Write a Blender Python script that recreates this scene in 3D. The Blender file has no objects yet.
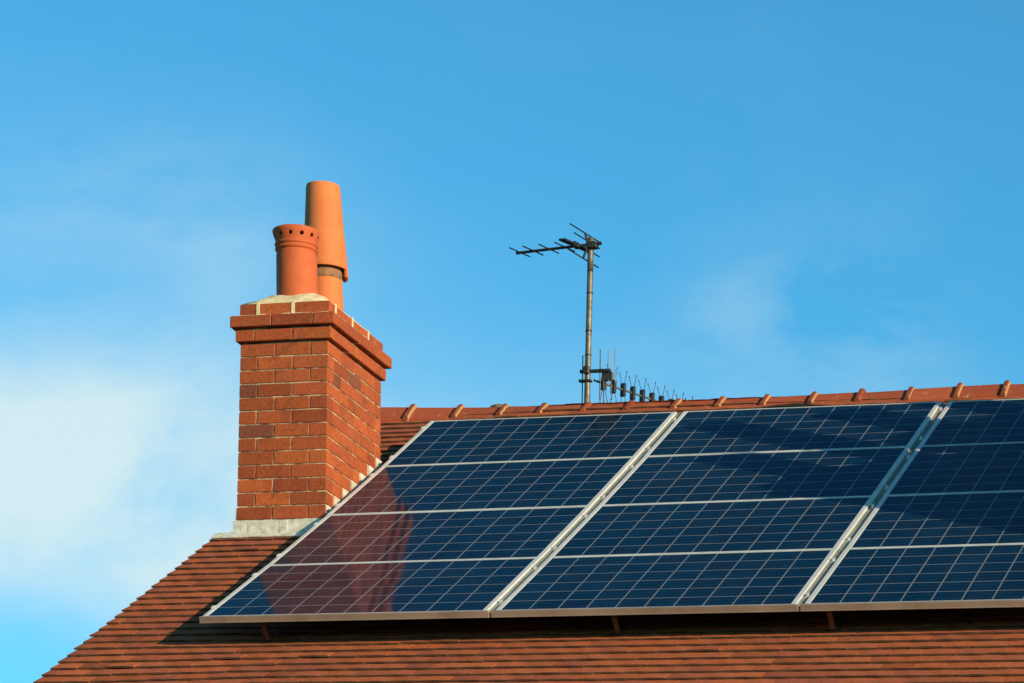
import bpy, bmesh, math, random
from mathutils import Vector, Matrix
random.seed(11)
R = random.Random(5)
sc = bpy.context.scene
COL = sc.collection
rad = math.radians

# ------------------------------------------------------------------ frame of the place
ZG = 5.8                        # height of the lower edge of the solar array above the garden
TH = rad(31.0)
CT, ST = math.cos(TH), math.sin(TH)
LEAN = -0.0548                  # the old stacks and the mast are out of plumb by about three degrees
S0, S1 = 0.0282, -0.0049        # sag of the old roof
U0, U1 = -0.83, 5.72            # verges
VE, VR = -1.62, 4.85            # eave and ridge, measured up the slope
NT = -0.18                      # tile surface under the plane of the panels


def sag(u, v):
    s = max(0.0, S0 + S1 * u)
    if v < 0:
        return s * v
    return s * 4 * (v / 4) * (1 - v / 4)


def RM(u, v, n):
    """roof coordinates (along, up the slope, out of the slope) to world"""
    n = n - sag(u, v)
    return Vector((u, v * CT - n * ST, v * ST + n * CT + ZG))


YR = VR * CT - NT * ST          # ridge line
ZR = VR * ST + NT * CT + ZG


def RT(u, v, n):
    """tile surface: near the verge the gable wall keeps the old slope straight"""
    k = max(0.0, min(1.0, (u + .35) / .9))
    p = RM(u, v, n + sag(u, v) * (1 - k))
    return p


def RB(u, v, n):
    """rear slope: the front slope mirrored in the ridge"""
    p = RT(u, v, n)
    return Vector((p.x, 2 * YR - p.y, p.z))


# ------------------------------------------------------------------ helpers
def link(o, parent=None):
    COL.objects.link(o)
    if parent:
        o.parent = parent
    return o


def obj(name, bm, mats, parent=None, smooth=False):
    me = bpy.data.meshes.new(name)
    bm.normal_update()
    bm.to_mesh(me)
    bm.free()
    if not isinstance(mats, (list, tuple)):
        mats = [mats]
    for m in mats:
        me.materials.append(m)
    if smooth:
        for p in me.polygons:
            p.use_smooth = True
    o = bpy.data.objects.new(name, me)
    return link(o, parent)


def tag(o, label=None, cat=None, group=None, kind=None):
    if label: o['label'] = label
    if cat: o['category'] = cat
    if group: o['group'] = group
    if kind: o['kind'] = kind
    return o


def thing(name, label, cat, loc=(0, 0, 0), group=None):
    o = bpy.data.objects.new(name, None)
    o.empty_display_size = 0.1
    o.location = loc
    link(o)
    return tag(o, label, cat, group)


def adopt(root):
    """children were built in world coordinates: keep them there under a root that is not at the origin"""
    for c in root.children:
        c.matrix_parent_inverse = Matrix.Translation(-root.location)


def hexa(bm, P, col=None, lay=None, mi=0, tail=None):
    """box from 8 points: bottom loop 0-3, top loop 4-7"""
    v = [bm.verts.new(p) for p in P]
    fs = []
    for k, q in enumerate(((3, 2, 1, 0), (4, 5, 6, 7), (0, 1, 5, 4), (1, 2, 6, 5), (2, 3, 7, 6), (3, 0, 4, 7))):
        f = bm.faces.new([v[i] for i in q])
        f.material_index = mi
        if tail is not None and k == 2:
            f.material_index = tail
        fs.append(f)
    if lay is not None:
        for f in fs:
            for l in f.loops:
                l[lay] = col
    return fs


def box(bm, x0, x1, y0, y1, z0, z1, T=None, **kw):
    P = [(x0, y0, z0), (x1, y0, z0), (x1, y1, z0), (x0, y1, z0), (x0, y0, z1), (x1, y0, z1), (x1, y1, z1), (x0, y1, z1)]
    if T:
        P = [T(*p) for p in P]
    return hexa(bm, P, **kw)


def cbox(bm, x0, x1, y0, y1, z0, z1, T=None, c=.004):
    """box with chamfered edges"""
    b2 = bmesh.new()
    box(b2, x0, x1, y0, y1, z0, z1)
    bmesh.ops.bevel(b2, geom=b2.edges[:], offset=c, segments=1, affect='EDGES')
    vm = {}
    for v in b2.verts:
        vm[v] = bm.verts.new(T(*v.co) if T else v.co)
    for f in b2.faces:
        bm.faces.new([vm[v] for v in f.verts])
    b2.free()


def tube(bm, a, b, r, r2=None, n=10, caps=True):
    a, b = Vector(a), Vector(b)
    d = (b - a).normalized()
    s = d.orthogonal().normalized()
    t = d.cross(s)
    r2 = r if r2 is None else r2
    A, B = [], []
    for i in range(n):
        w = 2 * math.pi * i / n
        o = s * math.cos(w) + t * math.sin(w)
        A.append(bm.verts.new(a + o * r))
        B.append(bm.verts.new(b + o * r2))
    for i in range(n):
        j = (i + 1) % n
        bm.faces.new((A[i], A[j], B[j], B[i]))
    if caps:
        bm.faces.new(A[::-1])
        bm.faces.new(B)


def lathe(bm, prof, c, n=48, lean=LEAN, zfun=None, closed=True):
    """closed profile (r, z) revolved about a leaning axis through c"""
    rings = []
    for k, (r, z) in enumerate(prof):
        ring = []
        for i in range(n):
            w = 2 * math.pi * i / n
            zz = z + (zfun(k, w) if zfun else 0)
            ring.append(bm.verts.new((c[0] + r * math.cos(w) + lean * zz, c[1] + r * math.sin(w), c[2] + zz)))
        rings.append(ring)
    m = len(rings)
    for k in range(m if closed else m - 1):
        a, b = rings[k], rings[(k + 1) % m]
        for i in range(n):
            j = (i + 1) % n
            bm.faces.new((a[i], a[j], b[j], b[i]))
    bmesh.ops.recalc_face_normals(bm, faces=bm.faces[:])


# ------------------------------------------------------------------ materials
class NT_:
    def __init__(s, name):
        s.m = bpy.data.materials.new(name)
        s.m.use_nodes = True
        s.t = s.m.node_tree
        s.b = s.t.nodes['Principled BSDF']

    def n(s, typ, **kw):
        x = s.t.nodes.new(typ)
        for k, v in kw.items():
            if k.startswith('i_'):
                x.inputs[k[2:].replace('_', ' ')].default_value = v
            else:
                setattr(x, k, v)
        return x

    def l(s, a, b):
        s.t.links.new(a, b)

    def noise(s, scale, detail=5, rough=.55, vec=None, dist=0):
        x = s.n('ShaderNodeTexNoise')
        x.inputs['Scale'].default_value = scale
        x.inputs['Detail'].default_value = detail
        x.inputs['Roughness'].default_value = rough
        x.inputs['Distortion'].default_value = dist
        if vec is not None:
            s.l(vec, x.inputs['Vector'])
        return x.outputs['Fac']

    def ramp(s, fac, a, b, ca=(0, 0, 0, 1), cb=(1, 1, 1, 1)):
        x = s.n('ShaderNodeValToRGB')
        x.color_ramp.elements[0].position = a
        x.color_ramp.elements[1].position = b
        x.color_ramp.elements[0].color = ca
        x.color_ramp.elements[1].color = cb
        s.l(fac, x.inputs[0])
        return x.outputs[0]

    def mix(s, fac, a, b, mode='MIX'):
        x = s.n('ShaderNodeMix', data_type='RGBA', blend_type=mode)
        for inp, val in ((x.inputs[0], fac), (x.inputs[6], a), (x.inputs[7], b)):
            if hasattr(val, 'is_linked') or isinstance(val, bpy.types.NodeSocket):
                s.l(val, inp)
            elif isinstance(val, (int, float)):
                inp.default_value = val
            else:
                inp.default_value = tuple(val) + ((1,) if len(val) == 3 else ())
        return x.outputs[2]

    def math(s, op, a, b=None, c=None):
        x = s.n('ShaderNodeMath', operation=op)
        for i, v in enumerate((a, b, c)):
            if v is None: continue
            if isinstance(v, (int, float)): x.inputs[i].default_value = v
            else: s.l(v, x.inputs[i])
        return x.outputs[0]

    def bump(s, h, strength, dist=.01):
        x = s.n('ShaderNodeBump')
        x.inputs['Strength'].default_value = strength
        x.inputs['Distance'].default_value = dist
        s.l(h, x.inputs['Height'])
        s.l(x.outputs[0], s.b.inputs['Normal'])

    def pos(s):
        return s.n('ShaderNodeNewGeometry').outputs['Position']

    def fin(s, color=None, rough=.8, metal=0, spec=None):
        if color is not None:
            if isinstance(color, bpy.types.NodeSocket): s.l(color, s.b.inputs['Base Color'])
            else: s.b.inputs['Base Color'].default_value = tuple(color) + (1,)
        if isinstance(rough, bpy.types.NodeSocket): s.l(rough, s.b.inputs['Roughness'])
        else: s.b.inputs['Roughness'].default_value = rough
        s.b.inputs['Metallic'].default_value = metal
        if spec is not None: s.b.inputs['Specular IOR Level'].default_value = spec
        return s.m


def attr_mat(name, stain=(.05, .03, .02), stain_amt=.6, lichen=None, lichen_amt=.5, rough=.85, bump=.4, fine=60, spec=.25, speck=.35):
    k = NT_(name)
    P = k.pos()
    a = k.n('ShaderNodeAttribute', attribute_name='tint').outputs['Color']
    n1 = k.noise(fine, 6, .65, P)
    c = k.mix(speck, a, k.ramp(n1, .3, .7, (.25, .25, .25, 1), (1, 1, 1, 1)), 'MULTIPLY')
    n2 = k.noise(9, 6, .7, P, .6)
    f = k.math('MULTIPLY', k.ramp(n2, .5, .72), stain_amt)
    c = k.mix(f, c, stain)
    if lichen:
        n3 = k.noise(23, 5, .6, P, 1.2)
        f = k.math('MULTIPLY', k.ramp(n3, .60, .70), lichen_amt)
        c = k.mix(f, c, lichen)
    n4 = k.noise(180, 4, .6, P)
    k.bump(k.math('ADD', n1, k.math('MULTIPLY', n4, .5)), bump, .006)
    return k.fin(c, rough, spec=spec)


def plain(name, ca, cb, scale=8, rough=.7, metal=0, bump=0, bscale=60, spec=None, lo=.35, hi=.65):
    k = NT_(name)
    P = k.pos()
    c = k.ramp(k.noise(scale, 6, .65, P, .4), lo, hi, tuple(ca) + (1,), tuple(cb) + (1,))
    if bump:
        k.bump(k.noise(bscale, 5, .6, P), bump, .006)
    return k.fin(c, rough, metal, spec)


M = {}
M['brick'] = attr_mat('weathered red brick', (.13, .04, .022), .6, (.36, .20, .10), .3, .9, .6, 48, speck=.5)
M['mortar'] = plain('lime mortar', (.56, .45, .24), (.82, .70, .44), 14, .95, bump=.5)
M['core'] = plain('mortar joints', (.13, .065, .035), (.62, .48, .29), 11, .95, bump=.6, bscale=90, lo=.40, hi=.62)
M['tile'] = attr_mat('clay roof tile', (.17, .07, .03), .38, (.30, .17, .055), .5, .9, .6, 38, speck=.45)
M['tail'] = plain('tile tails with moss and painted shadow', (.045, .022, .010), (.13, .062, .024), 6, .95, bump=.5)  # dark tone paints the shadow gap between courses as well as moss
M['ridge'] = attr_mat('clay ridge tile', (.22, .07, .035), .5, (.55, .44, .22), .45, .8, .4, 40, speck=.25)
M['lead'] = plain('weathered lead', (.40, .40, .33), (.74, .73, .62), 22, .7, bump=.35)
M['bed'] = plain('ridge bedding', (.06, .04, .025), (.26, .19, .10), 18, .95, bump=.6)
M['metal_old'] = plain('weathered galvanised pipe', (.10, .09, .07), (.23, .205, .16), 20, .55, .55, bump=.2)
M['dark'] = plain('dark antenna metal', (.015, .015, .016), (.05, .048, .045), 25, .5, .4)
M['rod_bright'] = plain('bright aluminium rod', (.13, .115, .085), (.24, .21, .16), 30, .6, .3)
M['plastic'] = plain('black plastic', (.010, .010, .011), (.025, .024, .024), 20, .5)
M['alu'] = plain('anodised aluminium frame', (.66, .68, .66), (.82, .84, .80), 5, .42, .25)
M['alu_side'] = plain('aluminium trim', (.32, .25, .19), (.44, .36, .28), 3, .45, .45)
M['rail'] = plain('grey mounting rail', (.22, .245, .21), (.34, .37, .32), 9, .5, .35)
M['bolt'] = plain('bolt steel', (.6, .6, .56), (.8, .8, .75), 30, .35, .6)
M['hook'] = plain('steel roof hook', (.05, .025, .015), (.11, .06, .035), 15, .6, .4)
M['soot'] = plain('sooty clay', (.15, .09, .05), (.36, .16, .07), 30, .9)
M['paint'] = plain('white painted wood', (.70, .70, .68), (.80, .80, .78), 6, .5)
M['gutter'] = plain('black gutter', (.02, .02, .02), (.035, .035, .035), 6, .4)


def pot_mat(name, ca, cb, soot):
    k = NT_(name)
    P = k.pos()
    c = k.ramp(k.noise(5, 6, .6, P, .8), .3, .7, ca + (1,), cb + (1,))
    n2 = k.noise(16, 5, .7, P, .5)
    c = k.mix(k.math('MULTIPLY', k.ramp(n2, .55, .75), .35), c, soot)
    n3 = k.noise(90, 4, .6, P)
    c = k.mix(.15, c, k.ramp(n3, .3, .7, (.4, .4, .4, 1), (1, 1, 1, 1)), 'MULTIPLY')
    k.bump(k.noise(50, 5, .6, P), .25, .004)
    return k.fin(c, .7, spec=.3)


M['pot_red'] = pot_mat('red terracotta', (.47, .092, .027), (.55, .12, .037), (.28, .06, .025))
M['pot_orange'] = pot_mat('orange terracotta', (.58, .155, .042), (.67, .20, .058), (.42, .12, .05))


def cell_mat():
    k = NT_('polycrystalline solar cells under glass')
    uv = k.n('ShaderNodeUVMap', uv_map='cells').outputs[0]
    sx = k.n('ShaderNodeSeparateXYZ')
    k.l(uv, sx.inputs[0])
    x, y = sx.outputs[0], sx.outputs[1]           # in cells
    fx = k.math('ABSOLUTE', k.math('SUBTRACT', k.math('FRACT', x), .5))
    fy = k.math('ABSOLUTE', k.math('SUBTRACT', k.math('FRACT', y), .5))
    line = k.math('MAXIMUM', k.math('GREATER_THAN', fx, .4745), k.math('GREATER_THAN', fy, .4735))
    # two faint bus bars along every cell
    bx = k.math('ABSOLUTE', k.math('SUBTRACT', fy, .17))
    bus = k.math('LESS_THAN', bx, .008)
    P = k.pos()
    vo = k.n('ShaderNodeTexVoronoi', feature='F1')
    vo.inputs['Scale'].default_value = 45
    k.l(P, vo.inputs['Vector'])
    # per-cell tone
    cx = k.n('ShaderNodeCombineXYZ')
    k.l(k.math('FLOOR', x), cx.inputs[0]); k.l(k.math('FLOOR', y), cx.inputs[1])
    oi = k.n('ShaderNodeObjectInfo').outputs['Random']
    k.l(k.math('MULTIPLY', oi, 37), cx.inputs[2])
    wn = k.n('ShaderNodeTexWhiteNoise', noise_dimensions='3D')
    k.l(cx.outputs[0], wn.inputs['Vector'])
    tone = k.mix(.6, k.ramp(vo.outputs['Color'], .1, .9, (.6, .6, .6, 1), (1.15, 1.15, 1.15, 1)), k.ramp(wn.outputs['Value'], 0, 1, (.7, .7, .7, 1), (1.2, 1.2, 1.2, 1)), 'MULTIPLY')
    c = k.mix(1.0, (.0005, .020, .049), tone, 'MULTIPLY')
    c = k.mix(k.math('MULTIPLY', bus, .12), c, (.28, .33, .38))
    c = k.mix(line, c, (.17, .195, .21))
    d = k.noise(3, 6, .7, P, .5)
    c = k.mix(k.math('MULTIPLY', k.ramp(d, .45, .8), .025), c, (.3, .28, .24))   # dust
    k.b.inputs['Coat Weight'].default_value = 1
    k.b.inputs['Coat IOR'].default_value = 1.27
    k.b.inputs['Coat Roughness'].default_value = .07
    return k.fin(c, .6, spec=.02)


M['cells'] = cell_mat()


def brick_wall_mat():
    k = NT_('house wall brickwork')
    tc = k.n('ShaderNodeTexCoord').outputs['Object']
    mp = k.n('ShaderNodeMapping')
    mp.inputs['Rotation'].default_value = (rad(90), 0, 0)
    k.l(tc, mp.inputs[0])
    b = k.n('ShaderNodeTexBrick')
    k.l(mp.outputs[0], b.inputs['Vector'])
    b.inputs['Color1'].default_value = (.34, .10, .05, 1)
    b.inputs['Color2'].default_value = (.25, .07, .04, 1)
    b.inputs['Mortar'].default_value = (.4, .33, .25, 1)
    b.inputs['Scale'].default_value = 1
    b.inputs['Mortar Size'].default_value = .006
    b.inputs['Brick Width'].default_value = .23
    b.inputs['Row Height'].default_value = .086
    return k.fin(b.outputs['Color'], .9)


M['wall'] = brick_wall_mat()
kk = NT_('window glass')
kk.b.inputs['Base Color'].default_value = (.02, .025, .03, 1)
kk.b.inputs['Roughness'].default_value = .05
M['glass'] = kk.m
M['grass'] = plain('lawn', (.035, .06, .018), (.07, .10, .03), 1.5, .95, bump=.6, bscale=25)

# ------------------------------------------------------------------ ground
bm = bmesh.new()
v = [bm.verts.new((x, y, 0)) for x, y in ((-600, -600), (600, -600), (600, 600), (-600, 600))]
bm.faces.new(v)
tag(obj('ground', bm, M['grass']), kind='structure')

# ------------------------------------------------------------------ the house
house = thing('house', 'brick house with a red clay tiled roof carrying the solar panels and chimney', 'house')

TILE_COLS = [(.42, .106, .038), (.39, .096, .035), (.44, .116, .040), (.36, .094, .040), (.40, .106, .045), (.35, .090, .044), (.43, .104, .033)]
STK1 = dict(x=-0.7496, y=1.9181, z=2.1475 + ZG)
STK2 = dict(x=5.08, y=0.55, z=1.668 + ZG)
STK_SHADE = dict(x=5.08, y=1.60, z=1.956 + ZG)  # unseen extra stack, added to shade the upper right panels
CW, CD, HC = .578, .9269, .0858


def tiles(bm, F, lay, front=True):
    g, w, t = .111, .167, .0105
    i = 0
    v = VE
    while v < VR - .06:
        u = U0 - (w / 2 if i % 2 else 0)
        row = R.uniform(-.002, .002)
        while u < U1 - .01:
            a, b = max(u, U0 + R.uniform(-.008, .004)) + .001, min(u + w, U1) - .001
            u += w
            if b - a < .03: continue
            if front:
                mv = v + .06
                p = RM((a + b) / 2, mv, NT)
                if STK1['y'] < p.y < STK1['y'] + CD + .1: a = max(a, STK1['x'] + .004)
                if b - a < .03: continue
                if any(s['x'] + .02 < a and b < s['x'] + CW - .02 and s['y'] + .05 < p.y < s['y'] + CD - .05 for s in (STK1, STK2, STK_SHADE)):
                    continue
            c = Vector(R.choice(TILE_COLS)) * R.uniform(1.06, 1.30)
            if R.random() < .04: c *= .72
            c = (c[0], c[1], c[2], 1)
            dv = row + R.uniform(-.0030, .0030)
            hi = R.uniform(-.0008, .0014)
            n0, n1 = NT + hi, NT - t - .0025
            if R.random() < .02: n0 += .005
            sk = R.uniform(-.002, .002)
            L = g + .05
            n2 = n0 + (n1 - n0) * L / g
            m = (a + b) / 2
            cam = .0022
            va, vb = v + dv + sk, v + dv - sk
            vh = v + dv + L
            # two half boxes give every tile its slight camber
            def P(uu, vv, nn): return F(uu, vv, nn)
            top = [(a, va, n0), (m, v + dv, n0 + cam), (b, vb, n0), (b, vh, n2), (m, vh, n2 + cam), (a, vh, n2)]
            T = [bm.verts.new(P(*q)) for q in top]
            B = [bm.verts.new(P(q[0], q[1], q[2] - t)) for q in top]
            fs = [bm.faces.new((T[0], T[1], T[4], T[5])), bm.faces.new((T[1], T[2], T[3], T[4])),
                  bm.faces.new((B[5], B[4], B[1], B[0])), bm.faces.new((B[4], B[3], B[2], B[1])),
                  bm.faces.new((B[2], B[3], T[3], T[2])), bm.faces.new((B[5], B[0], T[0], T[5]))]
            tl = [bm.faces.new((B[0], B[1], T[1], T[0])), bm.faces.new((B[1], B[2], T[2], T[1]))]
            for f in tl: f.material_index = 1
            for f in fs + tl:
                for l in f.loops: l[lay] = c
        v += g
        i += 1


bm = bmesh.new()
lay = bm.loops.layers.float_color.new('tint')
tiles(bm, RT, lay, True)
nf = len(bm.faces)
tiles(bm, RB, lay, False)
# boarding under the tiles, both slopes
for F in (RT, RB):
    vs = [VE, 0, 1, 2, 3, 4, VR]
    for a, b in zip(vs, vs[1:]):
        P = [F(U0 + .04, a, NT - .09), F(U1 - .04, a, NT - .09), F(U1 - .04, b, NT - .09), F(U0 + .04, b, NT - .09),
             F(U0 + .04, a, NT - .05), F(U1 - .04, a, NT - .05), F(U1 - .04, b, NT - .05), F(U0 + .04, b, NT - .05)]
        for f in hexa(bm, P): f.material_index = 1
bmesh.ops.recalc_face_normals(bm, faces=bm.faces[:])
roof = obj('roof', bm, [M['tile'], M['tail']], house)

# ridge tiles, each with the raised collar at its joint
RIDGE_Z = [(-.83, 2.395), (-.2, 2.369), (.55, 2.348), (1.29, 2.346), (1.98, 2.353), (2.6, 2.362), (3.3, 2.377), (3.7, 2.382), (5.8, 2.385)]


def ridge_z(u):
    for (a, za), (b, zb) in zip(RIDGE_Z, RIDGE_Z[1:]):
        if a <= u <= b:
            return za + (zb - za) * (u - a) / (b - a) + ZG
    return RIDGE_Z[-1][1] + ZG


joints = [-.775, -.458, -.124, .192, .468, .772, 1.068, 1.389, 1.687, 1.987, 2.302, 2.613, 2.935, 3.253, 3.556]
while joints[-1] < 5.4: joints.append(joints[-1] + .31)


def ridge_prof(y, lift, u):
    """a rounded angle tile whose wings reach down to the tiles even where the old ridge rides high"""
    k = (ridge_z(u) - ZG - 2.345 + .090) / (math.sqrt(.155 ** 2 + .0012) - .0346)
    return lift - (math.sqrt(y * y + .0012) - .0346) * k


ys = [-.155 + .31 * i / 18 for i in range(19)]
for a, b in zip(joints, joints[1:]):
    bm = bmesh.new()
    lay = bm.loops.layers.float_color.new('tint')
    dz = R.uniform(-.003, .003)
    ty = R.uniform(-.006, .006)
    stations = [(a + .004, 0), (b - .033, 0), (b - .031, .014), (b - .024, .023), (b - .009, .024), (b + .002, .018), (b + .008, 0.004)]
    top, bot = [], []
    for u, lf in stations:
        tw = R.uniform(-.001, .001)
        rt, rb = [], []
        for y in ys:
            k = 1 + lf * 1.2
            z = ridge_z(u) + dz + ridge_prof(y, lf, u) + tw
            rt.append(bm.verts.new((u + .1 * y * (1 if lf else 0) * .0, YR + y * k + ty, z)))
            rb.append(bm.verts.new((u, YR + y * k * .97 + ty, ridge_z(u) + dz + ridge_prof(y, 0, u) - .016)))
        top.append(rt); bot.append(rb)
    for i in range(len(stations) - 1):
        for j in range(len(ys) - 1):
            bm.faces.new((top[i][j], top[i + 1][j], top[i + 1][j + 1], top[i][j + 1]))
            bm.faces.new((bot[i][j + 1], bot[i + 1][j + 1], bot[i + 1][j], bot[i][j]))
        for j in (0, len(ys) - 1):
            bm.faces.new((bot[i][j], bot[i + 1][j], top[i + 1][j], top[i][j]))
    for i in (0, len(stations) - 1):
        for j in range(len(ys) - 1):
            bm.faces.new((top[i][j], top[i][j + 1], bot[i][j + 1], bot[i][j]))
    bmesh.ops.recalc_face_normals(bm, faces=bm.faces[:])
    base = Vector(R.choice([(.42, .090, .036), (.37, .080, .034), (.44, .104, .042)])) * R.uniform(.85, 1.08)
    pale = R.random() < .75
    for f in bm.faces:
        c = f.calc_center_median()
        col = base.copy()
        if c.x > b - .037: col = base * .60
        if pale and c.x > b + .0035 and c.y < YR + .02:                      # pale mortar dab on the open end of the collar
            col = Vector((.40, .25, .12))
        for l in f.loops: l[lay] = (col[0], col[1], col[2], 1)
    obj('ridge_tile', bm, M['ridge'], roof, smooth=False)

# mortar bedding under the ridge tiles
bm = bmesh.new()
u = U0 + .03
while u < U1 - .05:
    l = R.uniform(.05, .12)
    for s in (-1, 1):
        e = R.uniform(-.006, .004)
        y0, y1 = sorted((YR + s * .02, YR + s * (.118 + e)))
        z = ridge_z(u)
        zz = ridge_prof(.118, 0, u)
        P = [(u, y0, z - .11), (u + l, y0, z - .11), (u + l, y1, z - .11), (u, y1, z - .11),
             (u, y0, z + (zz if s < 0 else -.02) - .012), (u + l, y0, z + (zz if s < 0 else -.02) - .012), (u + l, y1, z + (-.02 if s < 0 else zz) - .012), (u, y1, z + (-.02 if s < 0 else zz) - .012)]
        hexa(bm, P)
    u += l
obj('ridge_mortar', bm, M['bed'], roof)

# walls: gable walls rise to the roof, eaves walls to the plate
bm = bmesh.new()
e = RM(0, VE, NT - .09)
yf, yb = e.y + .28, 2 * YR - e.y - .28
zp = e.z + .28 * math.tan(TH) - .1
x0, x1 = U0 + .05, U1 - .05
za = zp + (YR - yf) * math.tan(TH) - .02
prof = [(yf, 0.0), (yb, 0.0), (yb, zp), (YR, za), (yf, zp)]
A = [bm.verts.new((x0, y, z)) for y, z in prof]
B = [bm.verts.new((x1, y, z)) for y, z in prof]
bm.faces.new(A[::-1]); bm.faces.new(B)
for i in (1, 2, 3, 4):
    j = (i + 1) % 5
    bm.faces.new((A[i], A[j], B[j], B[i]))
bmesh.ops.recalc_face_normals(bm, faces=bm.faces[:])
obj('wall', bm, M['wall'], house)
for (wx, wz, ww, wh) in ((.2, 3.2, 1.2, 1.1), (3.2, 3.2, 1.2, 1.1), (.0, .9, 1.6, 1.3), (3.3, .9, 1.6, 1.3)):
    bm = bmesh.new()
    fw = .06
    box(bm, wx, wx + ww, yf - .03, yf + .03, wz, wz + fw); box(bm, wx, wx + ww, yf - .03, yf + .03, wz + wh - fw, wz + wh)
    box(bm, wx, wx + fw, yf - .028, yf + .028, wz + fw, wz + wh - fw); box(bm, wx + ww - fw, wx + ww, yf - .028, yf + .028, wz + fw, wz + wh - fw)
    box(bm, wx + ww / 2 - .03, wx + ww / 2 + .03, yf - .026, yf + .026, wz + fw, wz + wh - fw)
    w_ = obj('window', bm, M['paint'], house)
    bm = bmesh.new(); box(bm, wx + fw, wx + ww - fw, yf - .01, yf + .01, wz + fw, wz + wh - fw)
    obj('pane', bm, M['glass'], w_)
bm = bmesh.new()
box(bm, U0, U1, e.y - .11, e.y + .02, e.z - .10, e.z - .01)
obj('gutter', bm, M['gutter'], house)

# ------------------------------------------------------------------ chimney stacks (part of the house; the third is added for its shadow)
BR = [(.47, .106, .031), (.45, .100, .031), (.49, .114, .032), (.43, .093, .031), (.46, .108, .036), (.40, .086, .030)]


def stack(s, seed, rows=14):
    rr = random.Random(seed)
    X, Y, Z = s['x'], s['y'], s['z']

    def T(x, y, z):               # leaning stack; z measured from under the corbel
        return Vector((X + x + LEAN * z, Y + y, Z + z))
    bm = bmesh.new()
    lay = bm.loops.layers.float_color.new('tint')
    j = .0075
    bl = CW / 2.5
    th = .105

    def brick(x0, x1, y0, y1, z0, z1, tone=1.0):
        c = Vector(rr.choice(BR)) * rr.uniform(.76, 1.16) * tone
        q = rr.random()
        if q < .045: c = Vector((.27, .08, .045)) * rr.uniform(.8, 1.1)
        q = .0014
        P = []
        for (x, y, z) in ((x0, y0, z0), (x1, y0, z0), (x1, y1, z0), (x0, y1, z0), (x0, y0, z1), (x1, y0, z1), (x1, y1, z1), (x0, y1, z1)):
            P.append(T(x + rr.uniform(-q, q), y + rr.uniform(-q, q), z + rr.uniform(-q, q)))
        b2 = bmesh.new()
        hexa(b2, P)
        bmesh.ops.bevel(b2, geom=b2.edges[:], offset=.003, segments=1, affect='EDGES')
        vm = {v: bm.verts.new(v.co) for v in b2.verts}
        for f in b2.faces:
            nf = bm.faces.new([vm[v] for v in f.verts])
            for l in nf.loops: l[lay] = (c[0], c[1], c[2], 1)
        b2.free()

    def course(k, z0, z1, p, kind):
        """one course of the bond, p = projection beyond the shaft"""
        w, d = CW + 2 * p, CD + 2 * p
        h = j / 2
        # front and back run the whole width; the sides fill between them
        full = [0, 1, 2, 2.5] if kind == 0 else [0, .5, 1.5, 2.5]
        for y0, y1 in ((-p, -p + th), (CD + p - th, CD + p)):
            for a, b in zip(full, full[1:]):
                brick(-p + w * a / 2.5 + (h if a else 0), -p + w * b / 2.5 - (h if b < 2.5 else 0), y0, y1, z0 + h, z1 - h)
        m0, m1 = -p + th + j, CD + p - th - j
        L = m1 - m0
        if kind == 0:
            cuts = [0, .5 * bl, 1.5 * bl, 2.5 * bl, L]
        else:
            cuts = [0, bl, 2 * bl, 3 * bl, L] if L - 3 * bl > .03 else [0, bl, 2 * bl, L]
        for x0, x1 in ((-p, -p + th), (CW + p - th, CW + p)):
            for a, b in zip(cuts, cuts[1:]):
                if b - a < .02: continue
                brick(x0, x1, m0 + a + (h if a else 0), m0 + b - (h if b < L else 0), z0 + h, z1 - h)
    for k in range(rows):
        course(k, -(k + 1) * HC, -k * HC, 0, k % 2)
    course(0, .007, HC, .024, 1)
    course(1, HC + .007, 2 * HC, .052, 0)
    course(2, 2 * HC, 3 * HC, .006, 1)
    for f in bm.faces: f.material_index = 0
    # mortar core a few millimetres behind the faces
    nb = len(bm.faces)
    for x, z0, z1 in ((.005, -(rows + 2) * HC - .25, -.001), (.02, -.0005, .011), (-.018, .0115, HC - .001), (.0, HC - .0005, HC + .011), (-.046, HC + .0115, 2 * HC - .0015), (0, 2 * HC, 3 * HC - .002)):
        for f in box(bm, x, CW - x, x, CD - x, z0, z1, T): f.material_index = 1
    # mortar fillets: on the corbel ledge and in the perpends of the top course
    zt = 2 * HC
    for (xa, ya, xb, yb) in ((0, 0, 1, 0), (1, 0, 1, 1), (1, 1, 0, 1), (0, 1, 0, 0)):
        N = 14
        for i in range(N):
            t0, t1 = i / N, (i + 1) / N
            if rr.random() < .16: continue
            o, wd = -.004, rr.uniform(.024, .046)
            hz = rr.uniform(.010, .022)
            ax, ay = xa + (xb - xa) * t0, ya + (yb - ya) * t0
            bx, by = xa + (xb - xa) * t1, ya + (yb - ya) * t1
            nx, ny = (yb - ya), -(xb - xa)
            ln = 1
            pa = Vector((ax * CW, ay * CD)); pb = Vector((bx * CW, by * CD))
            nn = Vector((nx, ny)).normalized()
            ia, ib, oa, ob = pa - nn * .01, pb - nn * .01, pa + nn * wd, pb + nn * wd
            P = [T(oa.x, oa.y, zt - .004), T(ob.x, ob.y, zt - .004), T(ib.x, ib.y, zt - .004), T(ia.x, ia.y, zt - .004),
                 T(oa.x, oa.y, zt + .002), T(ob.x, ob.y, zt + .002), T(ib.x, ib.y, zt + hz), T(ia.x, ia.y, zt + hz)]
            for f in hexa(bm, P): f.material_index = 2
    for x in (CW * .2, CW * .6):
        for f in box(bm, x - .011, x + .011, -.009, .02, zt + .004, 3 * HC + .004, T): f.material_index = 2
    for y in (.10, .39, .67):
        for f in box(bm, CW - .02, CW + .009, y - .010, y + .010, zt + .004, 3 * HC + .004, T): f.material_index = 2
    st = obj('chimney', bm, [M['brick'], M['core'], M['mortar']], house)
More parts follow.
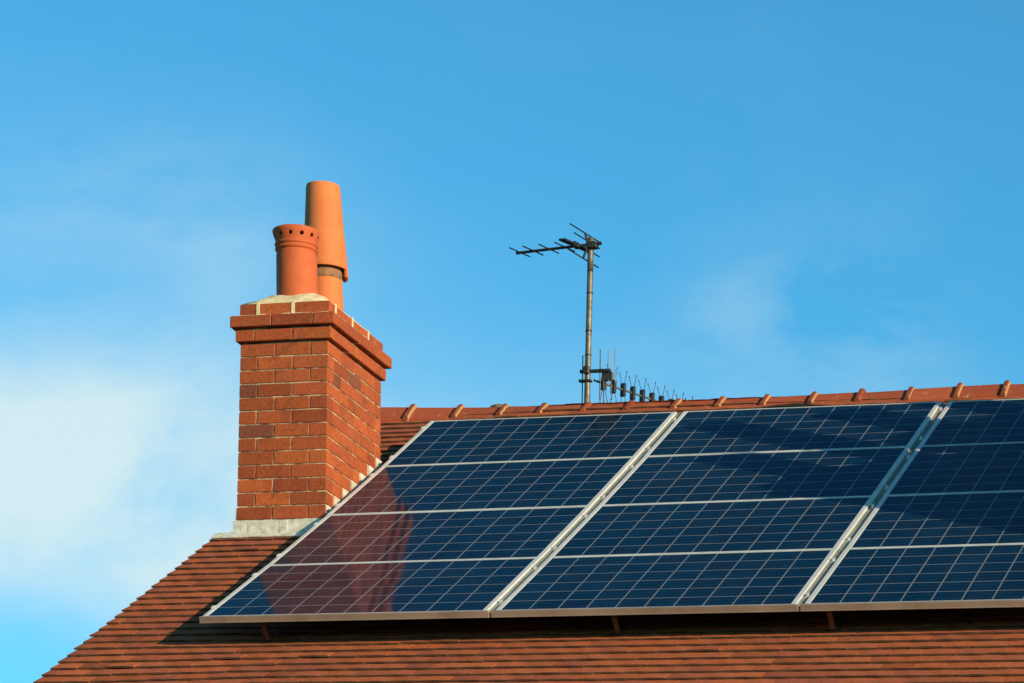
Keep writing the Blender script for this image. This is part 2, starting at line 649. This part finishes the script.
    # mortar cap
    bm = bmesh.new()
    n = 9
    g = []
    for a in range(n):
        row = []
        for b in range(n):
            x, y = a / (n - 1), b / (n - 1)
            ex = min(x, 1 - x) * CW; ey = min(y, 1 - y) * CD
            e_ = min(ex, ey)
            z = 3 * HC + .004 + .112 * min(1, (e_ / .17)) ** .75 + rr.uniform(-.003, .003)
            row.append(bm.verts.new(T(.004 + x * (CW - .008), .004 + y * (CD - .008), z)))
        g.append(row)
    for a in range(n - 1):
        for b in range(n - 1):
            bm.faces.new((g[a][b], g[a + 1][b], g[a + 1][b + 1], g[a][b + 1]))
    rim = [g[a][0] for a in range(n)] + [g[n - 1][b] for b in range(1, n)] + [g[a][n - 1] for a in range(n - 2, -1, -1)] + [g[0][b] for b in range(n - 2, 0, -1)]
    low = [bm.verts.new(v.co - Vector((0, 0, .05))) for v in rim]
    for a in range(len(rim)):
        b = (a + 1) % len(rim)
        bm.faces.new((rim[b], rim[a], low[a], low[b]))
    obj('mortar_cap', bm, M['mortar'], st, smooth=True)
    # lead apron on the down-slope face: upstand plus a skirt dressed over the tiles
    bm = bmesh.new()
    ze = -(rows - 1) * HC - .004
    zb_ = ze - .070
    N = 12
    for i in range(N):
        xa, xb = -.02 + (CW + .03) * i / N, -.02 + (CW + .03) * (i + 1) / N
        o = -.010 - rr.uniform(0, .003)
        box(bm, xa, xb, o, .004, zb_ - .02, ze + rr.uniform(-.003, .003), T)
        # skirt lying on the tiles
        q0 = T(xa - (.05 if i == 0 else 0), 0, 0).x; q1 = T(xb, 0, 0).x
        vf = None
        ya = Y - .008
        va = ((ya) + NT * ST) / CT
        vv0 = va - .055 + rr.uniform(-.004, .004)
        P = [RT(q0, vv0, NT + .0035), RT(q1, vv0, NT + .0035), RT(q1, va + .02, NT + .006), RT(q0, va + .02, NT + .006),
             RT(q0, vv0, NT + .009), RT(q1, vv0, NT + .009), RT(q1, va + .02, NT + .014), RT(q0, va + .02, NT + .014)]
        hexa(bm, P)
    obj('lead_apron', bm, M['lead'], st)
    # stepped flashing up both sides
    for side in (1, -1):
        bm = bmesh.new()
        for k in range(4, rows + 1):
            zt_, zb_ = -k * HC, -(k + 1) * HC

            def yroof(z):          # y where the tile surface is at local height z
                zz = z + Z - ZG
                v = (zz - NT * CT) / ST
                return v * CT - NT * ST - Y
            ya = yroof(zb_ - .10)
            yb_ = yroof(zt_ - .10) + .03
            if yb_ < 0.01 or ya > CD: continue
            ya, yb_ = max(ya, .004), min(yb_, CD + .01)
            if side > 0: xa, xb = CW - .003, CW + .008 + rr.uniform(0, .003)
            else: xa, xb = -.011, .003
            zl = zb_ - .25
            P = [T(xa, ya, zl), T(xb, ya, zl), T(xb, yb_, zl), T(xa, yb_, zl), T(xa, ya, zt_ - .004), T(xb, ya, zt_ - .004), T(xb, yb_, zt_ - .004), T(xa, yb_, zt_ - .004)]
            hexa(bm, P)
        obj('step_flashing', bm, M['lead'], st)
    return T


T1 = stack(STK1, 3)
T2 = stack(STK2, 8, 18)
T3 = stack(STK_SHADE, 21, 14)


# ------------------------------------------------------------------ chimney pots
POTLEAN = -.095


def boolean_cut(o, cutter_bm):
    """cuts real holes; the cutter shares the parent's frame"""
    me = bpy.data.meshes.new('cut')
    cutter_bm.to_mesh(me); cutter_bm.free()
    c = bpy.data.objects.new('cut', me)
    COL.objects.link(c)
    c.parent = o.parent
    md = o.modifiers.new('b', 'BOOLEAN')
    md.operation = 'DIFFERENCE'; md.object = c; md.solver = 'EXACT'
    dg = bpy.context.evaluated_depsgraph_get()
    ev = o.evaluated_get(dg)
    nm = bpy.data.meshes.new_from_object(ev)
    o.modifiers.clear()
    old = o.data
    o.data = nm
    bpy.data.objects.remove(c)
    nm.name = old.name
    for p in nm.polygons: p.use_smooth = True


def auto_smooth(o, ang=40):
    me = o.data
    for p in me.polygons: p.use_smooth = True
    me.set_sharp_from_angle(angle=rad(ang))


def louvre_pot(T, label, group=None):
    c = T(CW / 2 - .012, .235, 3 * HC + .095)
    t = thing('chimney_pot', label, 'chimney pot', c, group)
    H = .445
    prof = [(.131, -.09), (.130, .02), (.127, .27), (.122, .300), (.130, .305), (.134, .313), (.131, .322), (.126, .327),
            (.127, .333), (.134, .338), (.136, .346), (.133, .353), (.127, .357), (.130, .368), (.146, .418), (.149, .430), (.145, .440), (.138, H),
            (.118, H - .003), (.112, H - .02), (.104, .37), (.104, -.09)]
    bm = bmesh.new()
    lathe(bm, prof, (0, 0, 0), 64, POTLEAN)
    o = obj('pot_body', bm, M['pot_red'], t)
    cb = bmesh.new()
    for i in range(12):
        w = 2 * math.pi * (i + .22) / 12
        zz = .394
        x, y = math.cos(w), math.sin(w)
        tube(cb, (x * .1035 + POTLEAN * zz, y * .1035, zz), (x * .17 + POTLEAN * zz, y * .17, zz), .0135, n=14)
    bmesh.ops.recalc_face_normals(cb, faces=cb.faces[:])
    boolean_cut(o, cb)
    auto_smooth(o)
    # dark soot-lined flue inside
    bm = bmesh.new()
    lathe(bm, [(.1035, -.08), (.1035, .345), (.094, .345), (.094, .425), (.001, .425), (.001, -.08)], (0, 0, 0), 40, POTLEAN)
    obj('flue_liner', bm, M['plastic'], t, smooth=True)
    return t


def hooded_pot(T, label, group=None):
    c = T(CW / 2 - .006, .722, 3 * HC + .03)
    t = thing('chimney_pot', label, 'chimney pot', c, group)
    bm = bmesh.new()
    lathe(bm, [(.116, -.08), (.114, .02), (.106, .36), (.105, .44), (.103, .46), (.085, .46), (.085, -.08)], (0, 0, 0), 48, POTLEAN)
    o = obj('pot_body', bm, M['pot_orange'], t, smooth=True); auto_smooth(o)
    bm = bmesh.new()
    lathe(bm, [(.107, .335), (.1085, .35), (.108, .455), (.104, .455), (.104, .335)], (0, 0, 0), 48, POTLEAN)
    obj('sooty_collar', bm, M['soot'], t, smooth=True)
    # tapering hood, its skirt cut away in an arch on two sides
    top, low = .975, .352
    fa = math.atan2(-.88, .48)

    def zf(k, w):
        if k not in (0, 1, 2, 3, 8, 9): return 0
        a = abs((w - fa + math.pi) % (2 * math.pi) - math.pi)
        a = min(a, math.pi - a)                    # both faces
        s = max(0.0, min(1.0, (rad(68) - a) / rad(9)))
        s = s * s * (3 - 2 * s)
        return .050 * s * (1 if k in (0, 1, 8, 9) else (.75 if k == 2 else .4))
    prof = [(.144, low), (.147, low + .012), (.1455, low + .06), (.142, low + .13), (.126, low + .33), (.110, top - .03), (.107, top - .006), (.099, top), (.118, low + .06), (.126, low)]
    prof = [(.144, low), (.148, low + .012), (.1455, low + .06), (.141, low + .13), (.125, low + .33), (.110, top - .02), (.106, top - .003), (.092, top), (.126, low + .05), (.130, low)]
    bm = bmesh.new()
    lathe(bm, prof, (0, 0, 0), 72, POTLEAN, zfun=zf)
    o = obj('hood', bm, M['pot_orange'], t); auto_smooth(o, 35)
    for w in (fa + math.pi / 2, fa - math.pi / 2):
        bm = bmesh.new()
        x, y = math.cos(w), math.sin(w)
        zz = .39
        tube(bm, (x * .10 + POTLEAN * zz, y * .10, zz), (x * .13 + POTLEAN * zz, y * .13, zz), .018, n=8)
        obj('hood_bracket', bm, M['pot_orange'], t)
    return t


louvre_pot(T1, 'shorter red clay chimney pot with a ring of holes round its flared rim')
hooded_pot(T1, 'taller orange clay chimney pot with a tapering hood, behind the shorter pot')
louvre_pot(T2, 'red clay pot on the second chimney just beyond the right edge of the photo')
hooded_pot(T2, 'hooded clay pot on the second chimney just beyond the right edge of the photo')

louvre_pot(T3, 'red clay pot on the unseen third chimney, added beyond the right edge for shade')
hooded_pot(T3, 'hooded clay pot on the unseen third chimney, added beyond the right edge for shade')

# ------------------------------------------------------------------ solar panels
W, Q, J = 1.59, .9975, .1001
FR = .027
PITCH = W + J
row_w = ['bottom', 'second lowest', 'second highest', 'top']
col_w = ['left column by the chimney', 'middle column between silver rails', 'right column at the photo edge']
for cidx in range(3):
    for r in range(4):
        du = R.uniform(-.004, .004) if r else 0
        u0, u1 = cidx * PITCH + du, cidx * PITCH + W + du
        v0 = r * Q + (.004 if r else .022)
        v1 = (r + 1) * Q - .004 - (.034 if r == 3 else 0)
        fb = .009
        tw = R.uniform(-.0015, .0015)
        na, nb_ = sag(u0, r * Q), sag(u0, (r + 1) * Q)
        nc, nd = sag(u1, r * Q), sag(u1, (r + 1) * Q)

        def PM(u, v, n, r=r, u0=u0, u1=u1, na=na, nb_=nb_, nc=nc, nd=nd, tw=tw):
            f = (v / Q - r); a = (u - u0) / (u1 - u0)
            s = (na * (1 - f) + nb_ * f) * (1 - a) + (nc * (1 - f) + nd * f) * a
            n = n - s + tw
            return Vector((u, v * CT - n * ST, v * ST + n * CT + ZG))
        o_ = PM((u0 + u1) / 2, v0, -.04)
        lab = {0: 'blue solar panel in the bottom row of the %s', 1: 'blue solar panel second from bottom in the %s',
               2: 'blue solar panel second from top in the %s', 3: 'blue solar panel in the top row of the %s'}[r] % col_w[cidx]
        t = thing('solar_panel', lab, 'solar panel', o_, 'solar panels in rows on the roof')
        bm = bmesh.new()
        d = -.038
        cbox(bm, u0 - FR, u0, v0, v1, d, 0, PM, .0015)
        cbox(bm, u1, u1 + FR, v0, v1, d, 0, PM, .0015)
        box(bm, u0, u1, v0, v0 + fb, d, -.0006, PM)
        box(bm, u0, u1, v1 - fb, v1, d, -.0006, PM)
        bmesh.ops.recalc_face_normals(bm, faces=bm.faces[:])
        obj('frame', bm, M['alu'], t)
        bm = bmesh.new()
        uvl = bm.loops.layers.uv.new('cells')
        vs = [bm.verts.new(PM(a, b, -.003)) for a, b in ((u0, v0 + fb), (u1, v0 + fb), (u1, v1 - fb), (u0, v1 - fb))]
        f = bm.faces.new(vs)
        vbot = [bm.verts.new(PM(a, b, -.012)) for a, b in ((u0, v0 + fb), (u1, v0 + fb), (u1, v1 - fb), (u0, v1 - fb))]
        for l, q in zip(f.loops, ((0.0, 0.0), (10, 0.0), (10, 6), (0.0, 6))): l[uvl].uv = q
        fb_ = bm.faces.new(vbot[::-1])
        for l in fb_.loops: l[uvl].uv = (.5, .5)
        for i in range(4):
            j2 = (i + 1) % 4
            ff = bm.faces.new((vs[i], vbot[i], vbot[j2], vs[j2]))
            for l in ff.loops: l[uvl].uv = (.5, .5)
        obj('cell_glass', bm, M['cells'], t)
        if cidx == 0:
            for vv in (.2, .82):
                bm = bmesh.new()
                cbox(bm, u0 - FR - .014, u0 - FR + .008, r * Q + vv - .018, r * Q + vv + .018, -.02, .002, PM, .002)
                obj('end_clamp', bm, M['alu'], t)
        adopt(t)

for cidx, wd in ((0, 'left'), (1, 'right')):
    uc = cidx * PITCH + W + J / 2
    t = thing('mounting_rail', 'grey bolted rail between the panel columns, the one nearer the chimney' if cidx == 0 else 'grey bolted rail between the panel columns, the partly shaded one on the right', 'rail', RM(uc, 0.02, -.03), 'rails between the panel columns')
    bm = bmesh.new()
    N = 8
    for i in range(N):
        a, b = .012 + 3.95 * i / N, .012 + 3.95 * (i + 1) / N
        box(bm, uc - .0225, uc + .0225, a + .02, b + .02 * (i < N - 1), -.044, -.016, RM)
        box(bm, uc + .012, uc + .0215, a, b, -.0158, -.012, RM)
        box(bm, uc - .0215, uc - .012, a, b, -.0158, -.012, RM)
    obj('channel', bm, M['rail'], t)
    for r in range(4):
        for vv in (.2, .82):
            bm = bmesh.new()
            p = RM(uc, r * Q + vv, -.016)
            nrm = Vector((0, -ST, CT))
            box(bm, uc - .011, uc + .011, r * Q + vv - .028, r * Q + vv + .028, -.0158, -.010, RM)
            tube(bm, p + nrm * .004, p + nrm * .02, .009, .008, 8)
            obj('bolt', bm, M['bolt'], t)
    adopt(t)

for cidx in range(3):
    a, b = cidx * PITCH - FR - .012, cidx * PITCH + W + J / 2 - .008
    if cidx: a = cidx * PITCH - J / 2 + .004
    bm = bmesh.new()
    cbox(bm, a, b, .006, .020, -.036, .001, RM, .002)
    cbox(bm, a, b, .002, .006, -.036, -.031, RM, .001)
    bmesh.ops.recalc_face_normals(bm, faces=bm.faces[:])
    o = obj('edge_trim', bm, M['alu_side'])
    tag(o, ['tan metal edge trim below the left panel column, nearest the chimney', 'tan metal edge trim below the middle panel column', 'tan metal edge trim below the right panel column'][cidx], 'trim', 'edge trims along the lower panels')

for u, lab in ((.315, 'short rusty roof hook under the lower left corner of the panels'), (2.313, 'short rusty roof hook under the middle panel column'), (3.477, 'short rusty roof hook just right of the second trim joint')):
    t = thing('roof_hook', lab, 'bracket', RM(u, .17, NT), 'roof hooks under the lower panels')
    bm = bmesh.new()
    P = []
    pts = [(.30, NT + .004), (.135, NT + .006), (.075, NT + .02), (.030, -.04), (.07, -.040)]
    th_ = .006
    w = .0135
    ring = []
    for (vv, nn) in pts:
        ring.append([bm.verts.new(RM(u + sx * w, vv + dv, nn + dn)) for sx, dv, dn in ((-1, 0, 0), (1, 0, 0), (1, th_, th_), (-1, th_, th_))])
    for a, b in zip(ring, ring[1:]):
        for i in range(4):
            bm.faces.new((a[i], a[(i + 1) % 4], b[(i + 1) % 4], b[i]))
    bm.faces.new(ring[0][::-1]); bm.faces.new(ring[-1])
    bmesh.ops.recalc_face_normals(bm, faces=bm.faces[:])
    obj('arm', bm, M['hook'], t)
    bm = bmesh.new()
    tube(bm, RM(u, .022, -.062), RM(u, .040, -.062), .008, n=6)
    obj('bolt', bm, M['hook'], t)
    adopt(t)

# ------------------------------------------------------------------ mast and aerials
ZM = 2.18 + ZG
YM = 4.80


def MX(z):                       # leaning mast axis (z above ZG)
    return .5613 - .0242 * (z - 2.51)


t = thing('antenna_mast', 'weathered metal antenna mast rising from behind the roof ridge', 'mast', (MX(1.95), YM, 1.95 + ZG))
bm = bmesh.new()
zs = [1.9, 2.3, 2.7, 3.1, 3.45, 3.698]
for a, b in zip(zs, zs[1:]):
    tube(bm, (MX(a), YM, a + ZG), (MX(b), YM, b + ZG), .0205, .0205, 16, caps=(b == zs[-1]))
obj('pole', bm, M['metal_old'], t, smooth=True)
for z in (2.86, 3.03, 3.30):
    bm = bmesh.new()
    tube(bm, (MX(z), YM, z + ZG - .006), (MX(z), YM, z + ZG + .006), .0225, n=16)
    obj('tape_band', bm, M['dark'], t)
bm = bmesh.new()
pz = RB(.55, (YR - (YM - YR)) / CT - .0, NT)
box(bm, MX(1.95) - .08, MX(1.95) + .08, YM - .05, YM + .05, 1.86 + ZG, 1.90 + ZG)
for s in (-1, 1):
    tube(bm, (MX(2.1), YM, 2.1 + ZG), (MX(2.1) + s * .25, YM + .05, 1.9 + ZG), .010, n=8)
obj('mast_foot', bm, M['metal_old'], t)
adopt(t)

# upper aerial: horizontal rods on a boom pointing left
t = thing('tv_antenna', 'dark aerial clamped at the top of the mast, its boom pointing left', 'antenna', (MX(3.64), YM, 3.64 + ZG))
yb_ = YM - .032


def bz(x): return 3.6040 + .0655 * x + ZG


bm = bmesh.new()
tube(bm, (.020, yb_, bz(.020)), (.60, yb_, bz(.60)), .0105, n=8)
obj('boom', bm, M['dark'], t)
bm = bmesh.new(); tube(bm, (.010, yb_, bz(.010)), (.030, yb_, bz(.030)), .012, n=8)
obj('end_cap', bm, M['plastic'], t)
bm = bmesh.new(); tube(bm, (.585, yb_, bz(.585)), (.62, yb_, bz(.62)), .013, n=8)
obj('end_cap', bm, M['plastic'], t)
dv = Vector((.034, .118, .004))
for x in (.034, .130, .243, .357):
    bm = bmesh.new()
    c = Vector((x, yb_, bz(x) + .004))
    tube(bm, c - dv, c + dv, .0052, n=6)
    obj('director', bm, M['dark'], t)
# folded dipole with its connection box
bm = bmesh.new()
c = Vector((.444, yb_, bz(.444) + .002))
d2 = Vector((.05, .165, .006))
for s, a, b in ((-1, .35, 1.0), (1, .25, .95)):
    for o_ in (-.018, .018):
        tube(bm, c + d2 * s * a + Vector((o_, 0, 0)), c + d2 * s * b + Vector((o_, 0, 0)), .009, n=8)
    tube(bm, c + d2 * s * b + Vector((-.024, 0, 0)), c + d2 * s * b + Vector((.024, 0, 0)), .009, n=8)
tube(bm, c - d2 * .36 - Vector((.02, 0, 0)), c + d2 * .26 - Vector((.02, 0, 0)), .006, n=8)
obj('dipole', bm, M['plastic'], t)
bm = bmesh.new()
tube(bm, c - d2 * .5, c + d2 * .5, .012, n=8)
cbox(bm, c.x - .022, c.x + .022, c.y - .035, c.y + .035, c.z - .016, c.z + .016, None, .004)
obj('junction_box', bm, M['plastic'], t)
# angled reflector
rc = Vector((.512, yb_, bz(.512)))
sup = [Vector((-.012, 0, .085)), Vector((.004, 0, .03)), Vector((.004, 0, -.03)), Vector((-.018, 0, -.095))]
bm = bmesh.new()
for a, b in zip(sup, sup[1:]):
    tube(bm, rc + a, rc + b, .0085, n=8)
cbox(bm, rc.x + .008, rc.x + .075, yb_ - .012, yb_ + .05, rc.z - .022, rc.z + .022, None, .004)
obj('reflector_bracket', bm, M['dark'], t)
for a, h in zip(sup, (.215, .18, .18, .215)):
    bm = bmesh.new()
    e_ = Vector((.035, .21, .003)) * (h / .2)
    tube(bm, rc + a - e_, rc + a + e_, .0050, n=6)
    obj('reflector_rod', bm, M['dark'], t)
adopt(t)

# lower aerial: upright rods, boom running back behind the ridge
zb_ = 2.691
t = thing('tv_antenna', 'lower aerial with upright rods on a boom sinking behind the ridge', 'antenna', (MX(zb_), YM, zb_ + ZG))
dirb = Vector((.0455, .0925, 0)).normalized()
pb = Vector((.604, YM, zb_ - .010 + ZG))
perp = Vector((dirb.y, -dirb.x, 0))
bm = bmesh.new()
tube(bm, pb + dirb * .12, pb + dirb * 1.36, .0072, n=8)
tube(bm, pb, pb + dirb * .14, .0085, n=8)
obj('boom', bm, M['metal_old'], t)
bm = bmesh.new()
cbox(bm, .50, .72, YM - .012, YM + .012, 2.735 + ZG, 2.757 + ZG, None, .003)
cbox(bm, .655, .735, YM - .004, YM + .02, 2.675 + ZG, 2.735 + ZG, None, .006)
cbox(bm, .535, .575, YM - .045, YM - .018, 2.72 + ZG, 2.775 + ZG, None, .005)
cbox(bm, .500, .59, YM - .03, YM + .01, 2.668 + ZG, 2.684 + ZG, None, .004)
obj('clamp', bm, M['dark'], t)
for x, z0, z1, m in ((.515, 2.50, 2.86, 'dark'), (.638, 2.54, 2.90, 'dark'), (.695, 2.64, 2.885, 'rod_bright'), (.742, 2.66, 2.90, 'rod_bright'), (.668, 2.52, 2.70, 'dark'), (.722, 2.54, 2.68, 'dark')):
    bm = bmesh.new()
    tube(bm, (x + .012, YM, z0 + ZG), (x, YM, z1 + ZG), .0045 if m == 'dark' else .0036, n=6)
    obj('reflector_rod', bm, M[m], t)
for k in range(0, 13):
    c = pb + dirb * (.095 + .096 * k)
    bm = bmesh.new()
    cbox(bm, -.012, .012, -.019, .019, -.046, .046, lambda x, y, z: c + perp * y + dirb * x + Vector((0, 0, z)), .003)
    blk = obj('director', bm, M['plastic'], t)
    hh = .128 - .003 * k
    for sx in (-1, 1):
        for sz in (-1, 1):
            bm = bmesh.new()
            a = c + perp * (sx * .008) + Vector((0, 0, sz * .03))
            b = c + perp * (sx * .034) + Vector((-.004 * sz, 0, sz * hh))
            tube(bm, a, b, .0020, n=5)
            tube(bm, b - Vector((0, 0, .006)), b + Vector((0, 0, .006)), .0045, n=6)
            obj('rod', bm, M['dark'], blk)
adopt(t)

# small cowl showing over the ridge
t = thing('roof_vent', 'small dark capped vent just showing above the ridge, left of the mast', 'vent', (.075, YR + .17, 2.25 + ZG))
bm = bmesh.new()
tube(bm, (.075, YR + .17, 2.20 + ZG), (.075, YR + .17, 2.385 + ZG), .035, n=16)
obj('pipe', bm, M['metal_old'], t, smooth=True)
bm = bmesh.new()
prof = [(.0, .04), (.03, .038), (.055, .028), (.068, .012), (.068, 0), (.06, 0), (.05, .010), (0, .02)]
lathe(bm, [(max(r, .001), z) for r, z in prof], (.068, YR + .17, 2.385 + ZG), 24, 0)
obj('cap', bm, M['bed'], t, smooth=True)
adopt(t)

# ------------------------------------------------------------------ camera
cam = bpy.data.cameras.new('camera')
cam.sensor_width = 36
cam.lens = 3755.18 / 1024 * 36
cam.clip_start = .1
cam.clip_end = 5000
co = bpy.data.objects.new('camera', cam)
COL.objects.link(co)
rt = Vector((0.9472938, 0.31620092, 0.05149199))
up = Vector((0.04212936, -0.28228589, 0.95840482))
fw = Vector((-0.31758395, 0.90572162, 0.28072902))
m = Matrix.Identity(4)
for i in range(3):
    m[i][0], m[i][1], m[i][2] = rt[i], up[i], -fw[i]
m.translation = Vector((8.1457, -18.4262, -4.2177 + ZG))
co.matrix_world = m
sc.camera = co

# ------------------------------------------------------------------ light
S = Vector((.235, -.130, .0730)).normalized()
el, az = math.asin(S.z), math.atan2(S.x, S.y)
sl = bpy.data.lights.new('sun', 'SUN')
sl.energy = 5.0
sl.angle = rad(.53)
sl.color = (1.0, .76, .50)
so = bpy.data.objects.new('sun', sl)
so.rotation_euler = (-S).to_track_quat('-Z', 'Y').to_euler()
so.location = (20, -20, 30)
COL.objects.link(so)

w = bpy.data.worlds.new('World')
sc.world = w
w.use_nodes = True
k = NT_.__new__(NT_)
k.t = w.node_tree
bg = w.node_tree.nodes['Background']
sky = k.n('ShaderNodeTexSky', sky_type='NISHITA')
sky.sun_disc = False
sky.sun_elevation = el
sky.sun_rotation = az
sky.air_density = 1.0
sky.dust_density = .6
sky.ozone_density = 2.5
tint = k.mix(1.0, sky.outputs[0], (.46, 1.44, 1.64), 'MULTIPLY')
gd = k.n('ShaderNodeTexCoord').outputs['Generated']
sp = k.n('ShaderNodeSeparateXYZ'); k.l(gd, sp.inputs[0])
# a low bank of thin cloud on the left and a few wisps, laid out by direction in the sky
deep = k.ramp(sp.outputs[2], .36, .80, (1, 1, 1, 1), (.10, .23, .33, 1))
tint = k.mix(1.0, tint, deep, 'MULTIPLY')
azn = k.math('ARCTAN2', sp.outputs[0], sp.outputs[1])          # 0 = straight back over the roof, positive to the right
eln = k.math('ARCSINE', sp.outputs[2])
wv = k.n('ShaderNodeMapping'); wv.inputs['Scale'].default_value = (9, 9, 16); k.l(gd, wv.inputs[0])
nz = k.noise(1.0, 7, .55, wv.outputs[0], .4)
wv2 = k.n('ShaderNodeMapping'); wv2.inputs['Scale'].default_value = (22, 22, 34); k.l(gd, wv2.inputs[0])
nz2 = k.noise(1.0, 6, .6, wv2.outputs[0], .3)


def blob(a0, e0, sa, se, pw=1.0):
    da = k.math('DIVIDE', k.math('SUBTRACT', azn, rad(a0)), rad(sa))
    de = k.math('DIVIDE', k.math('SUBTRACT', eln, rad(e0)), rad(se))
    r2 = k.math('ADD', k.math('MULTIPLY', da, da), k.math('MULTIPLY', de, de))
    return k.math('POWER', 2.718, k.math('MULTIPLY', k.math('POWER', r2, pw), -1))


nn = k.math('SUBTRACT', nz, .5)
bank = k.math('MULTIPLY', blob(-26.6, 13.7, 5.2, 2.0, 1.6), k.math('ADD', .80, k.math('ADD', k.math('MULTIPLY', nn, 1.5), k.math('MULTIPLY', k.math('SUBTRACT', nz2, .5), .8))))
low = k.math('MULTIPLY', blob(-21.0, 13.4, 6.0, 2.6), k.math('ADD', .40, k.math('MULTIPLY', nn, 1.0)))
wl = k.math('MULTIPLY', blob(-25.6, 17.6, 3.0, 1.3), k.math('ADD', .22, k.math('MULTIPLY', nn, 1.8)))
wr = k.math('MULTIPLY', blob(-14.5, 16.7, 2.1, 1.3), k.math('ADD', .20, k.math('ADD', k.math('MULTIPLY', nn, 1.1), k.math('MULTIPLY', k.math('SUBTRACT', nz2, .5), .7))))
cl = k.math('ADD', k.math('ADD', bank, low), k.math('ADD', wl, wr))
cl = k.math('ADD', cl, k.math('MULTIPLY', k.math('SUBTRACT', nz2, .5), .07))
x = k.n('ShaderNodeClamp'); k.l(cl, x.inputs[0]); x.inputs['Max'].default_value = .92
CLOUD = (5.9, 7.4, 7.6)
col = k.mix(x.outputs[0], tint, CLOUD)
k.l(col, bg.inputs[0])
bg.inputs[1].default_value = .10

vs = sc.view_settings
vs.view_transform = 'Standard'
vs.look = 'None'
vs.exposure = 0.22
vs.gamma = 1
vs.use_curve_mapping = False
sc.cycles.use_denoising = True
